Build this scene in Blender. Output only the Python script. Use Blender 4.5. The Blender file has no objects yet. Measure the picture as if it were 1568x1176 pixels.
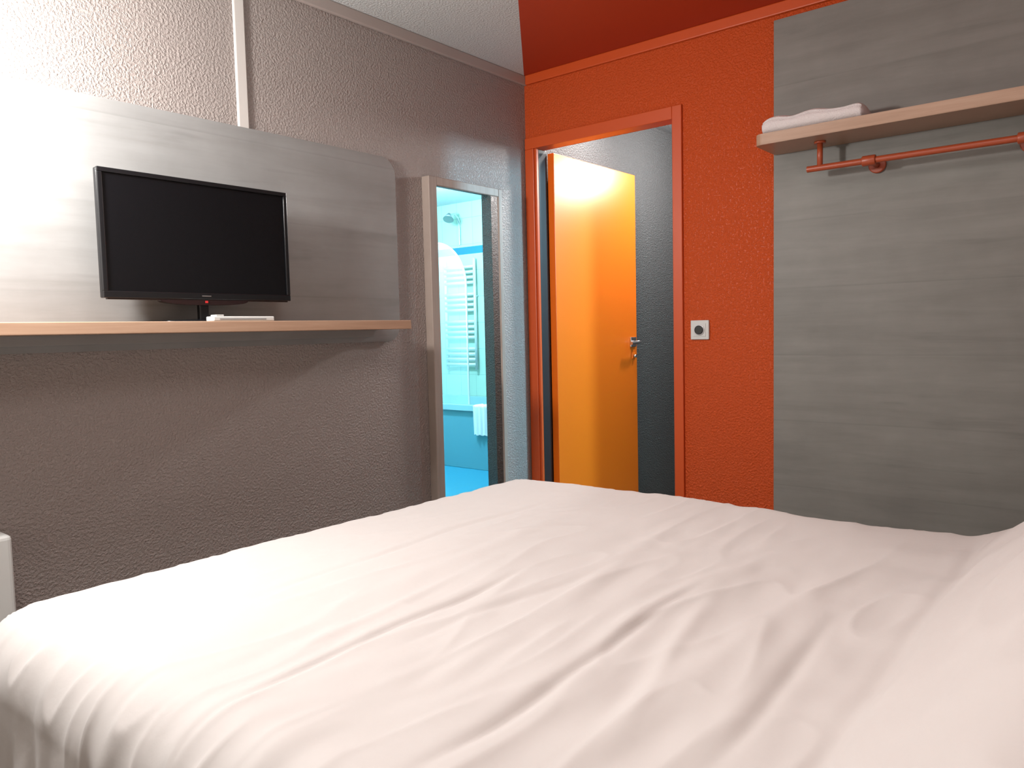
import bpy, bmesh, math, random
import numpy as np
from mathutils import Vector, Matrix, noise
random.seed(3)
sc=bpy.context.scene
# ------------------------------------------------------------------ helpers
def new_mat(name):
    m=bpy.data.materials.new(name); m.use_nodes=True
    nt=m.node_tree; b=nt.nodes['Principled BSDF']
    return m,nt,b
def simple(name,col,rough=.5,metal=0,spec=.5,**kw):
    m,nt,b=new_mat(name)
    b.inputs['Base Color'].default_value=(*col,1); b.inputs['Roughness'].default_value=rough
    b.inputs['Metallic'].default_value=metal; b.inputs['Specular IOR Level'].default_value=spec
    for k,v in kw.items(): b.inputs[k].default_value=v
    return m
def stipple(name,col,rough=.6,scale=70,strength=.5,dist=.006,spec=.4,var=.06):
    m,nt,b=new_mat(name); N=nt.nodes; L=nt.links
    tc=N.new('ShaderNodeTexCoord'); no=N.new('ShaderNodeTexNoise'); no.inputs['Scale'].default_value=scale
    no.inputs['Detail'].default_value=3; no.inputs['Roughness'].default_value=.55
    L.new(tc.outputs['Object'],no.inputs['Vector'])
    cr=N.new('ShaderNodeValToRGB'); cr.color_ramp.elements[0].position=.4; cr.color_ramp.elements[1].position=.68
    L.new(no.outputs['Fac'],cr.inputs['Fac'])
    bp=N.new('ShaderNodeBump'); bp.inputs['Strength'].default_value=strength; bp.inputs['Distance'].default_value=dist
    L.new(cr.outputs['Color'],bp.inputs['Height']); L.new(bp.outputs['Normal'],b.inputs['Normal'])
    mx=N.new('ShaderNodeMixRGB'); mx.inputs[1].default_value=(*[c*(1-var) for c in col],1); mx.inputs[2].default_value=(*[min(1,c*(1+var)) for c in col],1)
    L.new(no.outputs['Fac'],mx.inputs[0]); L.new(mx.outputs[0],b.inputs['Base Color'])
    b.inputs['Roughness'].default_value=rough; b.inputs['Specular IOR Level'].default_value=spec
    return m
def woodmat(name,c1,c2,c3,axis_scale,rough=.45,spec=.4,detail_scale=1.,streak=.72,plank=0):
    m,nt,b=new_mat(name); N=nt.nodes; L=nt.links
    tc=N.new('ShaderNodeTexCoord'); mp=N.new('ShaderNodeMapping'); mp.inputs['Scale'].default_value=axis_scale
    src=tc.outputs['Object']
    if plank:
        sp=N.new('ShaderNodeSeparateXYZ'); L.new(src,sp.inputs[0])
        dv=N.new('ShaderNodeMath'); dv.operation='DIVIDE'; dv.inputs[1].default_value=plank; L.new(sp.outputs['Z'],dv.inputs[0])
        fl=N.new('ShaderNodeMath'); fl.operation='FLOOR'; L.new(dv.outputs[0],fl.inputs[0])
        wn=N.new('ShaderNodeTexWhiteNoise'); wn.noise_dimensions='1D'; L.new(fl.outputs[0],wn.inputs['W'])
        sc_=N.new('ShaderNodeVectorMath'); sc_.operation='SCALE'; sc_.inputs['Scale'].default_value=7; L.new(wn.outputs['Color'],sc_.inputs[0])
        ad=N.new('ShaderNodeVectorMath'); ad.operation='ADD'; L.new(src,ad.inputs[0]); L.new(sc_.outputs[0],ad.inputs[1]); src=ad.outputs[0]
    L.new(src,mp.inputs['Vector'])
    n1=N.new('ShaderNodeTexNoise'); n1.inputs['Scale'].default_value=1.0*detail_scale; n1.inputs['Detail'].default_value=8; n1.inputs['Roughness'].default_value=.62; n1.inputs['Distortion'].default_value=.3
    L.new(mp.outputs[0],n1.inputs['Vector'])
    r1=N.new('ShaderNodeValToRGB'); e=r1.color_ramp.elements
    e[0].position=.3; e[0].color=(*c1,1); e[1].position=.72; e[1].color=(*c3,1)
    mid=e.new(.5); mid.color=(*c2,1)
    L.new(n1.outputs['Fac'],r1.inputs['Fac'])
    n2=N.new('ShaderNodeTexNoise'); n2.inputs['Scale'].default_value=1.3*detail_scale; n2.inputs['Detail'].default_value=5; n2.inputs['Distortion'].default_value=.5
    L.new(mp.outputs[0],n2.inputs['Vector'])
    r2=N.new('ShaderNodeValToRGB'); r2.color_ramp.elements[0].position=.24; r2.color_ramp.elements[0].color=(streak,streak,streak,1); r2.color_ramp.elements[1].position=.38; r2.color_ramp.elements[1].color=(1,1,1,1)
    L.new(n2.outputs['Fac'],r2.inputs['Fac'])
    mx=N.new('ShaderNodeMixRGB'); mx.blend_type='MULTIPLY'; mx.inputs[0].default_value=1
    L.new(r1.outputs[0],mx.inputs[1]); L.new(r2.outputs[0],mx.inputs[2]); out=mx.outputs[0]
    if plank:
        n3=N.new('ShaderNodeTexNoise'); n3.inputs['Scale'].default_value=5; n3.inputs['Detail'].default_value=6; n3.inputs['Roughness'].default_value=.6
        L.new(tc.outputs['Object'],n3.inputs['Vector'])
        m3=N.new('ShaderNodeMapRange'); m3.inputs['From Min'].default_value=.3; m3.inputs['From Max'].default_value=.7; m3.inputs['To Min'].default_value=.93; m3.inputs['To Max'].default_value=1.07; L.new(n3.outputs['Fac'],m3.inputs['Value'])
        mr=N.new('ShaderNodeMapRange'); mr.inputs['To Min'].default_value=.97; mr.inputs['To Max'].default_value=1.03; L.new(wn.outputs['Value'],mr.inputs['Value'])
        fr=N.new('ShaderNodeMath'); fr.operation='FRACT'; L.new(dv.outputs[0],fr.inputs[0])
        sm=N.new('ShaderNodeMapRange'); sm.inputs['From Max'].default_value=.03; sm.inputs['To Min'].default_value=.89; sm.inputs['To Max'].default_value=1; L.new(fr.outputs[0],sm.inputs['Value'])
        ml=N.new('ShaderNodeMath'); ml.operation='MULTIPLY'; L.new(mr.outputs[0],ml.inputs[0]); L.new(sm.outputs[0],ml.inputs[1])
        ml2=N.new('ShaderNodeMath'); ml2.operation='MULTIPLY'; L.new(ml.outputs[0],ml2.inputs[0]); L.new(m3.outputs[0],ml2.inputs[1])
        m2=N.new('ShaderNodeVectorMath'); m2.operation='SCALE'; L.new(out,m2.inputs[0]); L.new(ml2.outputs[0],m2.inputs['Scale']); out=m2.outputs[0]
    L.new(out,b.inputs['Base Color'])
    b.inputs['Roughness'].default_value=rough; b.inputs['Specular IOR Level'].default_value=spec
    return m
def empty(name,loc=(0,0,0)):
    e=bpy.data.objects.new(name,None); e.location=loc; sc.collection.objects.link(e); return e
def link(ob,parent=None):
    sc.collection.objects.link(ob)
    if parent:
        ob.parent=parent; ob.matrix_parent_inverse=Matrix.Translation(-Vector(parent.location))
    return ob
def from_bm(name,bm,mat,parent=None,smooth=False):
    me=bpy.data.meshes.new(name); bm.normal_update(); bm.to_mesh(me); bm.free()
    if mat: me.materials.append(mat)
    if smooth:
        for p in me.polygons: p.use_smooth=True
    return link(bpy.data.objects.new(name,me),parent)
def box(name,x0,x1,y0,y1,z0,z1,mat,parent=None,bev=0,seg=2):
    bm=bmesh.new(); bmesh.ops.create_cube(bm,size=1)
    for v in bm.verts:
        v.co=Vector((x0+(x1-x0)*(v.co.x+.5),y0+(y1-y0)*(v.co.y+.5),z0+(z1-z0)*(v.co.z+.5)))
    if bev: bmesh.ops.bevel(bm,geom=bm.edges[:],offset=bev,segments=seg,affect='EDGES',profile=.5)
    return from_bm(name,bm,mat,parent)
def cyl(name,p0,p1,r,mat,parent=None,seg=32,r2=None,bev=0):
    p0=Vector(p0);p1=Vector(p1);d=p1-p0
    bm=bmesh.new(); bmesh.ops.create_cone(bm,cap_ends=True,segments=seg,radius1=r,radius2=r if r2 is None else r2,depth=d.length)
    if bev:
        ed=[e for e in bm.edges if len(e.link_faces)==2 and any(len(f.verts)>4 for f in e.link_faces)]
        bmesh.ops.bevel(bm,geom=ed,offset=bev,segments=2,affect='EDGES',profile=.5)
    M=Matrix.Translation((p0+p1)/2)@d.to_track_quat('Z','Y').to_matrix().to_4x4()
    bm.transform(M)
    o=from_bm(name,bm,mat,parent)
    for p in o.data.polygons: p.use_smooth=len(p.vertices)==4
    return o
def prism(name,pts,axis,a0,a1,mat,parent=None,bev=0):
    bm=bmesh.new()
    def P(p,a):
        return {'y':(p[0],a,p[1]),'x':(a,p[0],p[1]),'z':(p[0],p[1],a)}[axis]
    A=[bm.verts.new(P(p,a0)) for p in pts]; B=[bm.verts.new(P(p,a1)) for p in pts]
    bm.faces.new(A); bm.faces.new(B[::-1])
    n=len(pts)
    for i in range(n): bm.faces.new((A[i],B[i],B[(i+1)%n],A[(i+1)%n]))
    bmesh.ops.recalc_face_normals(bm,faces=bm.faces[:])
    if bev:
        ed=[e for e in bm.edges if any(len(f.verts)>4 for f in e.link_faces)]
        bmesh.ops.bevel(bm,geom=ed,offset=bev,segments=2,affect='EDGES')
    return from_bm(name,bm,mat,parent)
def rrect(x0,x1,z0,z1,r,corners=(1,1,1,1),n=8):
    out=[]
    for (cx,cz,a0,on,px,pz) in ((x0+r,z0+r,180,corners[0],x0,z0),(x1-r,z0+r,270,corners[1],x1,z0),(x1-r,z1-r,0,corners[2],x1,z1),(x0+r,z1-r,90,corners[3],x0,z1)):
        if on:
            for i in range(n+1):
                a=math.radians(a0+90*i/n); out.append((cx+r*math.cos(a),cz+r*math.sin(a)))
        else: out.append((px,pz))
    return out
def tube(name,pts,r,mat,parent=None,bez=False):
    cu=bpy.data.curves.new(name,'CURVE'); cu.dimensions='3D'; cu.bevel_depth=r; cu.bevel_resolution=6; cu.use_fill_caps=True
    s=cu.splines.new('POLY'); s.points.add(len(pts)-1)
    for q,p in zip(s.points,pts): q.co=(*p,1)
    s.use_smooth=True
    ob=bpy.data.objects.new(name,cu); cu.materials.append(mat)
    sc.collection.objects.link(ob)
    me=bpy.data.meshes.new_from_object(ob.evaluated_get(bpy.context.evaluated_depsgraph_get()))
    bpy.data.objects.remove(ob)
    for p in me.polygons: p.use_smooth=True
    return link(bpy.data.objects.new(name,me),parent)

# ------------------------------------------------------------------ materials
TAUPE=(.325,.276,.256)
m_tv_wall=stipple('taupe_textured_paint',TAUPE,rough=.38,scale=122,strength=.62,dist=.006,spec=.5)
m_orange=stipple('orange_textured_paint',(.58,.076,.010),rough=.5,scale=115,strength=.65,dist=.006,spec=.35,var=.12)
m_back=stipple('cream_textured_paint',(.55,.52,.48),scale=75)
m_ceil=stipple('ceiling_textured_paint',(.54,.555,.55),rough=.8,scale=120,strength=.45,dist=.005)
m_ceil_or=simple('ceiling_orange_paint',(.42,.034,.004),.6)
m_or_trim=simple('orange_gloss_paint',(.57,.078,.012),.4)
m_taupe_trim=simple('taupe_trim_paint',(.38,.32,.295),.45)
m_white_trim=simple('white_trim_paint',(.56,.52,.49),.45)
m_floor=woodmat('floor_vinyl',(.10,.08,.06),(.16,.13,.10),(.2,.17,.13),(2,30,2),.5)
m_grey=woodmat('grey_wood_laminate',(.185,.178,.160),(.212,.205,.186),(.240,.232,.212),(1.2,1.4,15),.5,.35,streak=.82,plank=.26)
m_grey_tv=woodmat('grey_wood_laminate_tv',(.22,.215,.208),(.248,.244,.238),(.275,.272,.267),(1.4,1.2,15),.36,.5,streak=.84,plank=.26)
m_oak=woodmat('light_oak_laminate',(.38,.235,.155),(.435,.275,.185),(.48,.32,.222),(3,3,60),.4,streak=.9)
m_black=simple('black_plastic',(.006,.006,.007),.25)
m_screen=simple('tv_screen',(.004,.004,.005),.22,spec=.3)
m_redglass=simple('smoked_acrylic',(.018,.008,.008),.15)
m_whitep=simple('white_plastic',(.62,.62,.60),.35)
m_chrome=simple('brushed_steel',(.62,.62,.63),.3,metal=1)
m_mirror=simple('mirror_glass',(.93,.95,.95),.0,metal=1)
m_frame=woodmat('mirror_frame_wood',(.28,.22,.185),(.325,.258,.22),(.36,.29,.248),(60,3,3),.5,streak=.9)
m_door=simple('door_orange_paint',(.78,.146,.006),.34,spec=.5)
m_dark=stipple('dark_grey_textured_paint',(.085,.085,.087),rough=.6,scale=110,strength=.8,dist=.007)
m_darkplain=simple('dark_jamb',(.012,.012,.014),.5)
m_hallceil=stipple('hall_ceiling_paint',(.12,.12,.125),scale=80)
m_red=simple('red_orange_metal',(.38,.070,.025),.35)
m_sheet,nt,b=new_mat('white_cotton'); N=nt.nodes;L=nt.links
tc=N.new('ShaderNodeTexCoord'); no=N.new('ShaderNodeTexNoise'); no.inputs['Scale'].default_value=14; no.inputs['Detail'].default_value=6
L.new(tc.outputs['Object'],no.inputs['Vector']); bp=N.new('ShaderNodeBump'); bp.inputs['Strength'].default_value=.16; bp.inputs['Distance'].default_value=.01
L.new(no.outputs['Fac'],bp.inputs['Height']); L.new(bp.outputs['Normal'],b.inputs['Normal'])
b.inputs['Base Color'].default_value=(.575,.535,.515,1); b.inputs['Roughness'].default_value=.75; b.inputs['Sheen Weight'].default_value=.08; b.inputs['Specular IOR Level'].default_value=.25
m_towel,nt,b=new_mat('white_terry'); N=nt.nodes;L=nt.links
tc=N.new('ShaderNodeTexCoord'); no=N.new('ShaderNodeTexNoise'); no.inputs['Scale'].default_value=260; no.inputs['Detail'].default_value=2
L.new(tc.outputs['Object'],no.inputs['Vector']); bp=N.new('ShaderNodeBump'); bp.inputs['Strength'].default_value=.6; bp.inputs['Distance'].default_value=.004
L.new(no.outputs['Fac'],bp.inputs['Height']); L.new(bp.outputs['Normal'],b.inputs['Normal'])
b.inputs['Base Color'].default_value=(.74,.69,.68,1); b.inputs['Roughness'].default_value=.9
m_tile,nt,b=new_mat('bathroom_tiles'); N=nt.nodes;L=nt.links
tc=N.new('ShaderNodeTexCoord'); sx=N.new('ShaderNodeSeparateXYZ'); L.new(tc.outputs['Object'],sx.inputs[0])
add=N.new('ShaderNodeMath'); add.operation='ADD'; L.new(sx.outputs['X'],add.inputs[0]); L.new(sx.outputs['Y'],add.inputs[1])
cb=N.new('ShaderNodeCombineXYZ'); L.new(add.outputs[0],cb.inputs['X']); L.new(sx.outputs['Z'],cb.inputs['Y'])
br=N.new('ShaderNodeTexBrick'); br.offset=0; br.inputs['Scale'].default_value=5; br.inputs['Mortar Size'].default_value=.012; br.inputs['Brick Width'].default_value=1; br.inputs['Row Height'].default_value=1.25
br.inputs['Color1'].default_value=(.44,.56,.47,1); br.inputs['Color2'].default_value=(.47,.59,.49,1); br.inputs['Mortar'].default_value=(.32,.42,.37,1)
L.new(cb.outputs[0],br.inputs['Vector'])
mr=N.new('ShaderNodeMath'); mr.operation='COMPARE'; mr.inputs[1].default_value=1.94; mr.inputs[2].default_value=.035; L.new(sx.outputs['Z'],mr.inputs[0])
mx=N.new('ShaderNodeMixRGB'); mx.inputs[2].default_value=(.02,.16,.26,1); L.new(mr.outputs[0],mx.inputs[0]); L.new(br.outputs['Color'],mx.inputs[1]); L.new(mx.outputs[0],b.inputs['Base Color'])
b.inputs['Roughness'].default_value=.25
m_bfloor=simple('bathroom_floor_blue',(.03,.22,.32),.35)
m_tub=simple('bathtub_acrylic',(.30,.46,.48),.25)
m_tubp=simple('bathtub_panel',(.11,.29,.35),.35)
m_glass=simple('shower_glass',(.75,.95,.95),.02); m_glass.node_tree.nodes['Principled BSDF'].inputs['Alpha'].default_value=.12

# ------------------------------------------------------------------ room shell
XW=-4.3; YB=-2.80; H=2.4
box('floor',XW-.1,2.6,-3.4,.1,-.1,0,m_floor)
box('wall_tv',XW-.1,.0,0,.1,0,H,m_tv_wall)
box('wall_headboard',XW-.1,0,YB-.1,YB,0,H,m_back)
box('wall_window',XW-.1,XW,YB,0,0,H,m_back)
T=.08
w=empty('wall_orange')
box('wall_right',0,T,YB-.1,-.82,0,H,m_orange,w)
box('wall_over_door',0,T,-.82,-.0,2.05,H,m_orange,w)
ce=empty('ceiling')
k=abs(YB)/.60
px=-.80*k
prism('ceiling_light',[(0,.1),(0,0),(px,YB),(px,YB-.1),(XW-.1,YB-.1),(XW-.1,.1)],'z',H,H+.1,m_ceil,ce)
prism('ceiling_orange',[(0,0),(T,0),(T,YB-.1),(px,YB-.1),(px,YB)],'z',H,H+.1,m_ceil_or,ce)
box('trim_1',XW,-.0,-.016,0,2.355,H,m_taupe_trim,None,.004)
box('trim_2',-.016,0,YB,-.016,2.355,H,m_or_trim,None,.004)
box('trim_3',-1.575,-1.535,-.012,0,1.86,2.355,m_white_trim,None,.004)

box('wall_hall_left',T,2.6,0,.1,0,H,m_dark)
box('wall_hall_end',1.95,2.05,-.95,0,0,H,m_dark)
h=empty('wall_hall_right')
box('partition_near',T,.14,-1.03,-.95,0,H,m_dark,h)
box('partition_far',.745,2.6,-1.03,-.95,0,H,m_dark,h)
box('partition_top',.14,.745,-1.03,-.95,2.04,H,m_dark,h)
box('ceiling_hall',T,2.6,-.99,.1,H,H+.1,m_hallceil)
box('ceiling_bathroom',T,2.6,-3.4,-.99,H,H+.1,m_ceil)
box('wall_bath_back',2.45,2.6,-3.3,-1.03,0,H,m_tile)
box('wall_bath_side',T,2.6,-3.4,-3.25,0,H,m_tile)
box('wall_bath_lining',T,T+.02,-3.25,-1.03,0,H,m_tile)
box('floor_bathroom',T+.02,2.45,-3.25,-1.0,0,.006,m_bfloor)

# ------------------------------------------------------------------ door frame + leaf
df=empty('door_frame')
box('architrave_right',-.012,T+.01,-.845,-.80,0,2.10,m_or_trim,df,.003)
box('architrave_top',-.012,T-.02,-.80,-.003,2.046,2.10,m_or_trim,df,.003)
box('architrave_left',-.012,T*.25,-.055,-.003,0,2.046,m_or_trim,df,.003)
box('seal_left',T*.25,T+.01,-.062,-.003,0,2.046,m_darkplain,df,.002)
box('stop_bead',-.004,.012,-.068,-.055,0,2.046,m_or_trim,df,.002)
dr=empty('door_1',(.1,-.09,0))
box('leaf',.095,.885,-.10,-.062,.01,2.035,m_door,dr,.002)
box('handle_plate',.808,.868,-.108,-.10,1.053,1.110,m_chrome,dr,.003)
cyl('handle_neck',(.842,-.108,1.08),(.842,-.145,1.08),.010,m_chrome,dr)
tube('handle_lever',[(.842,-.145,1.08),(.83,-.152,1.08),(.79,-.152,1.078),(.74,-.150,1.076)],.009,m_chrome,dr)
box('handle_rose',.825,.86,-.106,-.10,.985,1.02,m_door,dr,.003)
cyl('thumb_turn',(.842,-.106,1.0),(.842,-.12,1.0),.009,m_chrome,dr)

# ------------------------------------------------------------------ TV wall panel + shelf
pn=prism('wall_panel_tv',rrect(-3.9,-.885,1.13,1.865,.07,(0,1,1,0)),'y',-.018,0,m_grey_tv,None,.0015)
sh=empty('tv_shelf',(-2.4,-.1,1.2))
box('shelf_board',-3.9,-1.008,-.215,-.019,1.178,1.211,m_oak,sh,.002)
box('shelf_cleat',-3.85,-1.05,-.05,-.019,1.150,1.178,m_grey_tv,sh,.001)
# ------------------------------------------------------------------ TV
tv=empty('television',(-1.785,-.12,1.3))
x0,x1,z0,z1=-2.09,-1.48,1.28,1.643
box('rear_shell',x0+.05,x1-.05,-.105,-.06,z0+.03,z1-.04,m_black,tv,.015,3)
box('bezel_back',x0,x1,-.118,-.098,z0,z1,m_black,tv,.004,3)
bw=.013
box('bezel_top',x0,x1,-.126,-.116,z1-bw,z1,m_black,tv,.002)
box('bezel_bottom',x0,x1,-.126,-.116,z0,z0+.02,m_black,tv,.002)
box('bezel_left',x0,x0+bw,-.126,-.116,z0+.02,z1-bw,m_black,tv,.002)
box('bezel_right',x1-bw,x1,-.126,-.116,z0+.02,z1-bw,m_black,tv,.002)
box('screen',x0+bw,x1-bw,-.1195,-.1175,z0+.02,z1-bw,m_screen,tv)
box('lower_rim',x0+.01,x1-.01,-.122,-.110,z0-.004,z0+.001,m_redglass,tv,.001)
lip=[(-1.93,z0)]+[(-1.785-.145*math.cos(math.radians(a)),z0-.018*math.sin(math.radians(a))**.6) for a in range(10,171,10)]+[(-1.64,z0)]
prism('lower_lip',lip,'y',-.124,-.10,m_redglass,tv,.001)
box('maker_badge',-1.80,-1.77,-.1267,-.126,z0+.009,z0+.012,m_chrome,tv)
box('status_window',-1.789,-1.781,-.1262,-.124,z0-.011,z0-.004,simple('red_window',(.5,.03,.03),.2),tv)
box('stand_neck',-1.80,-1.77,-.11,-.09,1.214,1.27,m_black,tv,.003)
bm=bmesh.new(); rings=[(1,0),(1,.003),(.95,.005),(.5,.007),(.2,.009)]; prev=None
for s,zz in rings:
    ring=[bm.verts.new((-1.785+.13*s*math.cos(a*math.tau/48),-.095+.055*s*math.sin(a*math.tau/48),1.2115+zz)) for a in range(48)]
    if prev:
        for i in range(48): bm.faces.new((prev[i],prev[(i+1)%48],ring[(i+1)%48],ring[i]))
    else: bm.faces.new(ring[::-1])
    prev=ring
bm.faces.new(prev)
from_bm('stand_base',bm,m_black,tv,True)
sb=empty('set_top_box',(-1.7,-.18,1.22))
box('case',-1.81,-1.60,-.205,-.160,1.2115,1.226,m_whitep,sb,.003)
box('front_slot',-1.79,-1.63,-.2055,-.204,1.216,1.219,simple('grey_slot',(.2,.2,.2),.5),sb)
box('port_block',-1.80,-1.775,-.203,-.17,1.226,1.231,m_whitep,sb,.001)

# ------------------------------------------------------------------ wall mirror
mi=empty('wall_mirror',(-.5,-.02,.9))
X0,X1,Z0,Z1=-.722,-.245,.28,1.82
d=.045
box('frame_left',X0,X0+.046,-d,0,Z0,Z1,m_frame,mi,.003)
box('frame_right',X1-.024,X1,-d,0,Z0,Z1,m_frame,mi,.003)
box('frame_top',X0+.046,X1-.024,-d,0,Z1-.036,Z1,m_frame,mi,.003)
box('frame_bottom',X0+.046,X1-.024,-d,0,Z0,Z0+.032,m_frame,mi,.003)
box('glass',X0+.044,X1-.022,-d+.006,-.01,Z0+.03,Z1-.034,m_mirror,mi)

# ------------------------------------------------------------------ wall heater
he=empty('wall_heater',(-2.6,-.05,.4))
box('body',-2.95,-2.345,-.10,-.015,.22,.66,m_whitep,he,.012,3)
for i in range(4):
    box('grille_slot_%d'%i,-2.92,-2.39,-.1012,-.099,.56-.022*i,.567-.022*i,m_darkplain,he)
box('wall_bracket',-2.8,-2.5,-.015,0,.3,.6,m_darkplain,he)

# ------------------------------------------------------------------ switch
sw=empty('light_switch',(-.01,-.92,1.15))
box('plate',-.010,0,-.963,-.880,1.106,1.188,m_whitep,sw,.003)
box('inner_plate',-.012,-.010,-.950,-.893,1.119,1.175,m_whitep,sw,.0008)
cyl('dial_ring',(-.012,-.9215,1.147),(-.016,-.9215,1.147),.023,m_chrome,sw,bev=.001)
cyl('dial',(-.016,-.9215,1.147),(-.022,-.9215,1.147),.019,simple('dark_dial',(.03,.03,.028),.3),sw,bev=.002)

# ------------------------------------------------------------------ grey wardrobe panel, shelf, rail, towel
prism('wall_panel_wardrobe',[(-1.24,.05),(YB+.01,.05),(YB+.01,2.335),(-1.24,2.335)],'x',-.012,0,m_grey,None,.001)
ws=empty('wardrobe_shelf',(-.1,-2,1.84))
pts=rrect(-.225,-.0125,-2.70,-1.245,.03,(0,0,0,1))
prism('board',pts,'z',1.822,1.862,m_oak,ws,.0015)
ra=empty('hanging_rail',(-.1,-1.8,1.73))
RX=-.12; RZ=1.728
tube('rod',[(RX,-1.405,RZ),(RX,-1.8,RZ),(RX,-2.2,RZ),(RX,-2.66,RZ)],.0115,m_red,ra)
cyl('drop_post',(RX,-1.45,RZ),(RX,-1.45,1.822),.010,m_red,ra)
cyl('drop_flange',(RX,-1.45,1.814),(RX,-1.45,1.822),.02,m_red,ra)
for i,yy in enumerate((-1.62,-2.08)):
    cyl('collar_%d'%i,(RX,yy+.025,RZ),(RX,yy-.02,RZ),.018,m_red,ra,bev=.003)
    cyl('wall_arm_%d'%i,(RX,yy,RZ),(-.012,yy,RZ),.011,m_red,ra)
    cyl('wall_flange_%d'%i,(-.026,yy,RZ),(-.012,yy,RZ),.030,m_red,ra,bev=.004)
tw=empty('rolled_towel',(-.1,-1.43,1.9))
def towel_layer(name,x0,x1,y0,y1,z0,z1,seed):
    bm=bmesh.new(); nu,nv=60,36
    rings=[]
    for i in range(nu+1):
        t=i/nu; y=y0+(y1-y0)*t; ring=[]
        for j in range(nv):
            a=j/nv*math.tau; c,s=math.cos(a),math.sin(a)
            X=(x0+x1)/2+(x1-x0)/2*math.copysign(abs(c)**.7,c)
            Z=(z0+z1)/2+(z1-z0)/2*math.copysign(abs(s)**.6,s)
            end=min(t,1-t); sh_=1-.22*math.exp(-end*30)
            Z=z0+(Z-z0)*sh_
            n=noise.noise(Vector((X*9+seed,y*11,Z*12)))
            Z+= .010*n*(Z-z0)/(z1-z0)*1.6
            # overlapping flap line of the roll
            if c<-.3 and abs(s-.35)<.12: X+=.006
            X+= .004*n
            ring.append(bm.verts.new((X,y,Z)))
        rings.append(ring)
    for a,b2 in zip(rings,rings[1:]):
        for j in range(nv): bm.faces.new((a[j],a[(j+1)%nv],b2[(j+1)%nv],b2[j]))
    bm.faces.new(rings[0]); bm.faces.new(rings[-1][::-1])
    bmesh.ops.recalc_face_normals(bm,faces=bm.faces[:])
    return from_bm(name,bm,m_towel,tw,True)
towel_layer('roll',-.20,-.05,-1.61,-1.265,1.863,1.925,1)

# ------------------------------------------------------------------ bed
bed=empty('double_bed',(-1.63,-1.6,0))
cx0,cx1,cyf,cyh=-2.45,-.885,-.635,-2.62
r=.13; ZT=.622
bm=bmesh.new()
hang=.46
xs=list(np.linspace(cx0-hang,cx0,70,endpoint=False))+list(np.linspace(cx0,cx1,260,endpoint=False))+list(np.linspace(cx1,cx1+hang,50))
ys=list(np.linspace(cyh,cyf,340,endpoint=False))+list(np.linspace(cyf,cyf+hang,60))
def sstep(a,b_,x):
    t=min(1,max(0,(x-a)/(b_-a))); return t*t*(3-2*t)
creases=[
 (-1.32,.03,-2.55,-1.65,-.006,.009),(-1.68,.02,-2.5,-1.45,-.006,.011),(-1.64,-.10,-2.0,-1.2,.006,.024),
 (-1.50,.12,-2.4,-1.1,.006,.030),(-1.86,-.05,-2.4,-1.2,.008,.036),(-1.15,.05,-2.3,-1.2,.003,.024),(-1.95,.06,-2.3,-1.5,-.006,.014),(-.95,.02,-2.2,-1.0,-.003,.010),
 (-1.78,.22,-2.3,-1.5,.006,.018),(-1.42,-.10,-2.3,-1.4,-.003,.012),(-1.22,.10,-2.4,-1.6,.003,.014),(-1.05,-.06,-2.3,-1.5,.002,.012)]
def height(x,y):
    h=0
    wx=x+.10*noise.noise(Vector((x*1.7,y*2.3,4)))
    wy=y+.10*noise.noise(Vector((x*1.5,y*1.8,9)))+.12*(x+1.6)*.3
    near=sstep(-.7,-1.6,y)*(.3+.7*sstep(-.9,-1.5,x))
    h+=(.003+.008*near)*noise.noise(Vector((wx*1.6,wy*6.0,0)))
    rg=1-abs(noise.noise(Vector((wx*2.0+3,wy*8,2))))*2.2
    h+=(.001+.0045*near)*max(0,rg)**3
    h+=.0032*near*noise.noise(Vector((wx*6,wy*16,7)))
    h+=.0015*noise.noise(Vector((wx*12,wy*26,17)))
    h+=.010*noise.noise(Vector((x*1.3,y*1.3,11)))
    for y0,sl,xa,xb,am,wd in creases:
        yy=y0+sl*(x+1.9)+.03*noise.noise(Vector((x*2.5,y0*10,1)))
        e=sstep(xa,xa+.25,x)*(1-sstep(xb-.3,xb,x))
        dd=(y-yy)/wd
        h+=am*e*math.exp(-dd*dd)
        h+=-am*.5*e*math.exp(-((y-yy-wd*2.2)/(wd*1.6))**2)
    px_=sstep(cx1+.06,cx1-.20,x)
    rise=sstep(-2.02+.02*noise.noise(Vector((x*3,0,5))),-2.34,y)
    h+=.20*rise*(.55+.45*px_)
    h-=.016*math.exp(-((y+2.09)/.025)**2)*px_
    h+=.009*sstep(-1.8,-2.05,y)*noise.noise(Vector((x*7,y*2,3)))*px_
    return h
grid=[]
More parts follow.
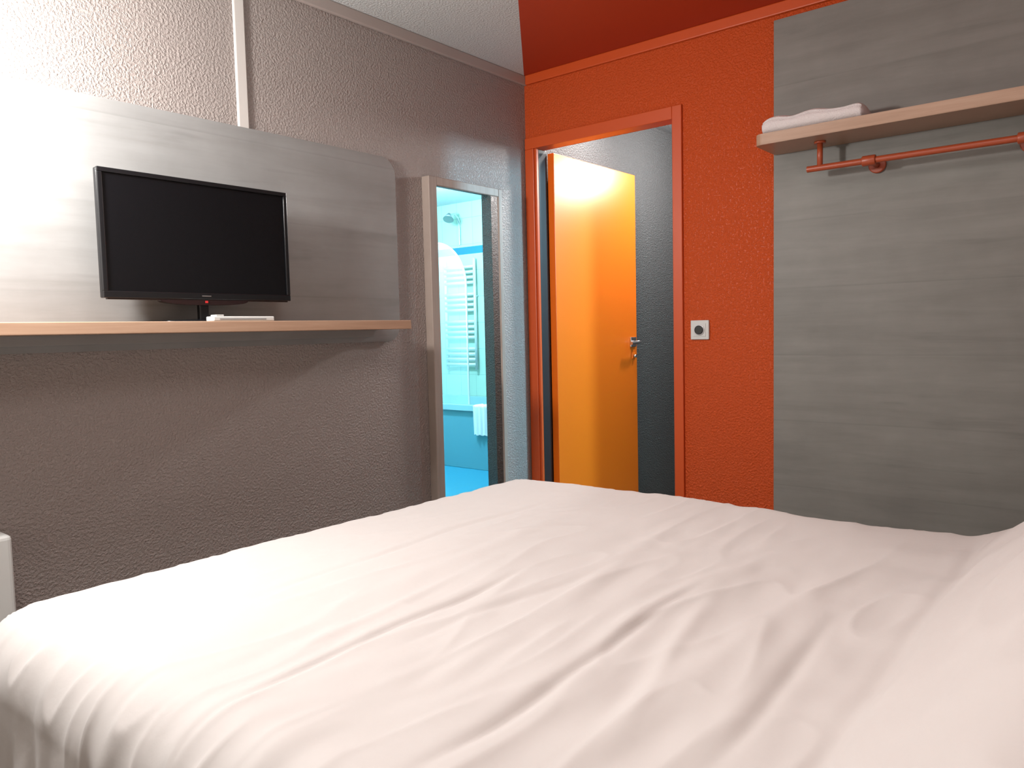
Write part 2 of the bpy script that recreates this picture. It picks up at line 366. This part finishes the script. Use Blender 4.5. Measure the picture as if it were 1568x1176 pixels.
for j,t in enumerate(ys):
    row=[]
    for i,s in enumerate(xs):
        ox=s-cx0 if s<cx0 else (s-cx1 if s>cx1 else 0)
        oy=t-cyf if t>cyf else 0
        d0=math.hypot(ox,oy)
        bx=min(max(s,cx0),cx1); by=min(t,cyf)
        hh=height(bx,by)
        if d0<1e-9:
            row.append(bm.verts.new((bx,by,ZT+hh))); continue
        nx,ny=ox/d0,oy/d0
        dcap=min(d0,hang)
        if dcap<r*math.pi/2:
            a=dcap/r; out=r*math.sin(a); dz=r*(1-math.cos(a))
        else:
            rest=dcap-r*math.pi/2; out=r+.06*rest; dz=r+rest
        if ox<0 and oy==0: per=by*1.0
        elif ox<0 and oy>0: per=cyf+ .25*math.atan2(oy,-ox)/(math.pi/2)
        elif oy>0 and ox==0: per=cyf+.25+(bx-cx0)
        elif ox>0 and oy>0: per=cyf+.25+(cx1-cx0)+.25*math.atan2(ox,oy)/(math.pi/2)
        else: per=5+by
        cornerness=math.exp(-((per-(cyf+.10))/.30)**2)
        fold=noise.noise(Vector((per*8,dz*1.2,3)))+.5*noise.noise(Vector((per*18,dz*2.5,8)))
        amp=min(1,dz/.22)*(.018+.014*cornerness)
        out+=amp*fold
        surf=(noise.noise(Vector((per*14,dz*5,21)))*.005+max(0,1-abs(noise.noise(Vector((per*12,dz*3,31))))*3)**2*.005)*min(1,dcap/.12)
        out+=surf
        row.append(bm.verts.new((bx+nx*out,by+ny*out,ZT+hh*max(0,1-dz/.3)-dz+surf)))
    grid.append(row)
for a,b2 in zip(grid,grid[1:]):
    for i in range(len(a)-1): bm.faces.new((a[i],a[i+1],b2[i+1],b2[i]))
bmesh.ops.recalc_face_normals(bm,faces=bm.faces[:])
du=from_bm('duvet',bm,m_sheet,bed,True)
if sum(p.normal.z for p in du.data.polygons)<0: du.data.flip_normals()
box('mattress',-2.45,-.84,-2.66,-.60,.30,.56,simple('mattress_ticking',(.6,.58,.55),.8),bed,.04,4)
box('base',-2.43,-.86,-2.66,-.62,.06,.30,simple('bed_base_brown',(.08,.06,.05),.7),bed,.01)
for i,(a,b2) in enumerate(((-2.35,-.72),(-.95,-.72),(-2.35,-2.5),(-.95,-2.5))):
    cyl('leg_%d'%i,(a,b2,0),(a,b2,.06),.03,m_black,bed)
box('bed_headboard',-2.6,-.7,-2.74,-2.69,0,1.1,m_oak,bed,.005)

# ------------------------------------------------------------------ bathroom fittings
tb=empty('bathtub',(2.05,-2.1,0))
box('side_panel',1.70,1.72,-3.24,-1.06,0.006,.50,m_tubp,tb,.004)
bm=bmesh.new()
out_=rrect(1.68,2.44,-3.24,-1.06,.03); inn=rrect(1.76,2.36,-3.14,-1.16,.03)
deep=rrect(1.84,2.28,-3.0,-1.3,.03)
def ringv(p,z): return [bm.verts.new((a,b_,z)) for a,b_ in p]
R0=ringv(out_,.50);R1=ringv(out_,.545);R2_=ringv(inn,.545);R3=ringv(deep,.15)
for A,B in ((R0,R1),(R1,R2_),(R2_,R3)):
    for i in range(len(A)): bm.faces.new((A[i],A[(i+1)%len(A)],B[(i+1)%len(A)],B[i]))
bm.faces.new(R3)
bmesh.ops.recalc_face_normals(bm,faces=bm.faces[:])
from_bm('tub_basin',bm,m_tub,tb)
ss=empty('shower_screen',(1.72,-2.5,.55))
arc=[(-3.2,.55),(-2.09,.55),(-2.09,1.55)]+[(-2.45+.36*math.cos(math.radians(a)),1.55+.38*math.sin(math.radians(a))) for a in range(6,91,6)]+[(-3.2,1.93)]
prism('pane',arc,'x',1.727,1.733,m_glass,ss)
tube('edge_trim',[(1.73,p[0],p[1]) for p in arc[1:]],.008,m_whitep,ss)
rd=empty('towel_radiator',(2.40,-2.76,1.3))
for yy in (-2.98,-2.60): cyl('upright_%d'%int(-yy*100),(2.405,yy,.80),(2.405,yy,1.86),.014,m_whitep,rd)
zz=.85;i=0
for grp in range(4):
    for q in range(4):
        cyl('bar_%d'%i,(2.40,-2.98,zz),(2.40,-2.60,zz),.015,m_whitep,rd,seg=16); zz+=.05; i+=1
    zz+=.06
for yy in (-2.98,-2.60): cyl('mount_%d'%int(-yy*100),(2.40,yy,1.5),(2.45,yy,1.5),.008,m_whitep,rd)
so=empty('shower_fitting',(2.2,-2.8,2.2))
tube('riser',[(2.43,-2.80,2.0),(2.43,-2.80,2.2),(2.40,-2.79,2.25),(2.30,-2.74,2.27),(2.18,-2.69,2.24)],.010,m_chrome,so)
cyl('rose',(2.18,-2.69,2.25),(2.15,-2.675,2.20),.02,m_chrome,so,r2=.05)
bt=empty('bath_towel',(1.70,-1.9,.5))
bm=bmesh.new(); rows=[]
for j in range(24):
    t=j/23; row=[]
    for i in range(20):
        yy=-2.0+.16*i/19*(1-.1*t)
        if t<.25: X=1.78-.4*t; Z=.552
        else: X=1.672+.006*math.sin(i*1.1); Z=.552-(t-.25)*.33
        row.append(bm.verts.new((X,yy+.01*t,Z+.004*math.sin(i*.9))))
    rows.append(row)
for a,b2 in zip(rows,rows[1:]):
    for i in range(19): bm.faces.new((a[i],a[i+1],b2[i+1],b2[i]))
from_bm('cloth',bm,m_towel,bt,True)

# ------------------------------------------------------------------ lights
def point(name,loc,power,col,rad,parent=None):
    l=bpy.data.lights.new(name,'POINT'); l.energy=power; l.color=col; l.shadow_soft_size=rad
    o=bpy.data.objects.new(name,l); o.location=loc
    return link(o,parent)
def area(name,loc,power,col,sx_,sy_,rot=(0,0,0)):
    l=bpy.data.lights.new(name,'AREA'); l.energy=power; l.color=col; l.shape='RECTANGLE'; l.size=sx_; l.size_y=sy_
    o=bpy.data.objects.new(name,l); o.location=loc; o.rotation_euler=rot; link(o); return o
wl=empty('wall_lamp',(-2.6,-.1,1.9))
cyl('back_plate',(-2.58,-.035,1.95),(-2.58,-.018,1.95),.06,m_chrome,wl)
tube('arm',[(-2.58,-.03,1.95),(-2.58,-.15,1.95),(-2.58,-.26,1.90)],.008,m_chrome,wl)
point('lamp_bulb',(-2.58,-.36,1.84),104,(1,.975,.95),.10,wl)
area('room_fill_light',(-2.0,-1.8,2.38),13,(1,.94,.90),.7,.7)  # added soft fill that lifts the whole room, no fixture behind it
hl=empty('hall_added_lamp',(1.1,-.6,2.3))  # added fixture, hidden behind the orange wall, carries the door highlight light
cyl('added_lamp_rose',(1.1,-.6,2.37),(1.1,-.6,2.399),.05,m_whitep,hl)
cyl('added_lamp_cord',(1.1,-.6,2.25),(1.1,-.6,2.37),.006,m_whitep,hl)
point('door_highlight_light',(1.1,-.6,2.13),54,(1,.97,.94),.09,hl)  # added source, placed to throw a pale highlight on the open leaf
area('hall_ceiling_light',(.45,-.30,2.385),20,(1,.97,.93),.12,.12)
point('bathroom_light',(1.10,-2.05,2.1),260,(.38,.78,1),.08)

wd=bpy.data.worlds.new('world'); sc.world=wd; wd.use_nodes=True
wd.node_tree.nodes['Background'].inputs[0].default_value=(.5,.5,.5,1); wd.node_tree.nodes['Background'].inputs[1].default_value=.1

# ------------------------------------------------------------------ camera
yaw,pitch,roll=map(math.radians,(39.328,-3.955,-1.325))
F=Vector((math.cos(yaw)*math.cos(pitch),math.sin(yaw)*math.cos(pitch),math.sin(pitch)))
R=Vector((math.sin(yaw),-math.cos(yaw),0));U=R.cross(F)
R2=math.cos(roll)*R+math.sin(roll)*U; U2=-math.sin(roll)*R+math.cos(roll)*U
cam=bpy.data.cameras.new('camera'); cam.sensor_width=36; cam.lens=36*1174.77/1568; cam.clip_start=.02
co=bpy.data.objects.new('camera',cam); sc.collection.objects.link(co)
M=Matrix((R2,U2,-F)).transposed().to_4x4(); M.translation=Vector((-3.040,-2.369,1.161)); co.matrix_world=M
sc.camera=co
sc.view_settings.view_transform='Standard'; sc.view_settings.look='None'; sc.view_settings.exposure=0
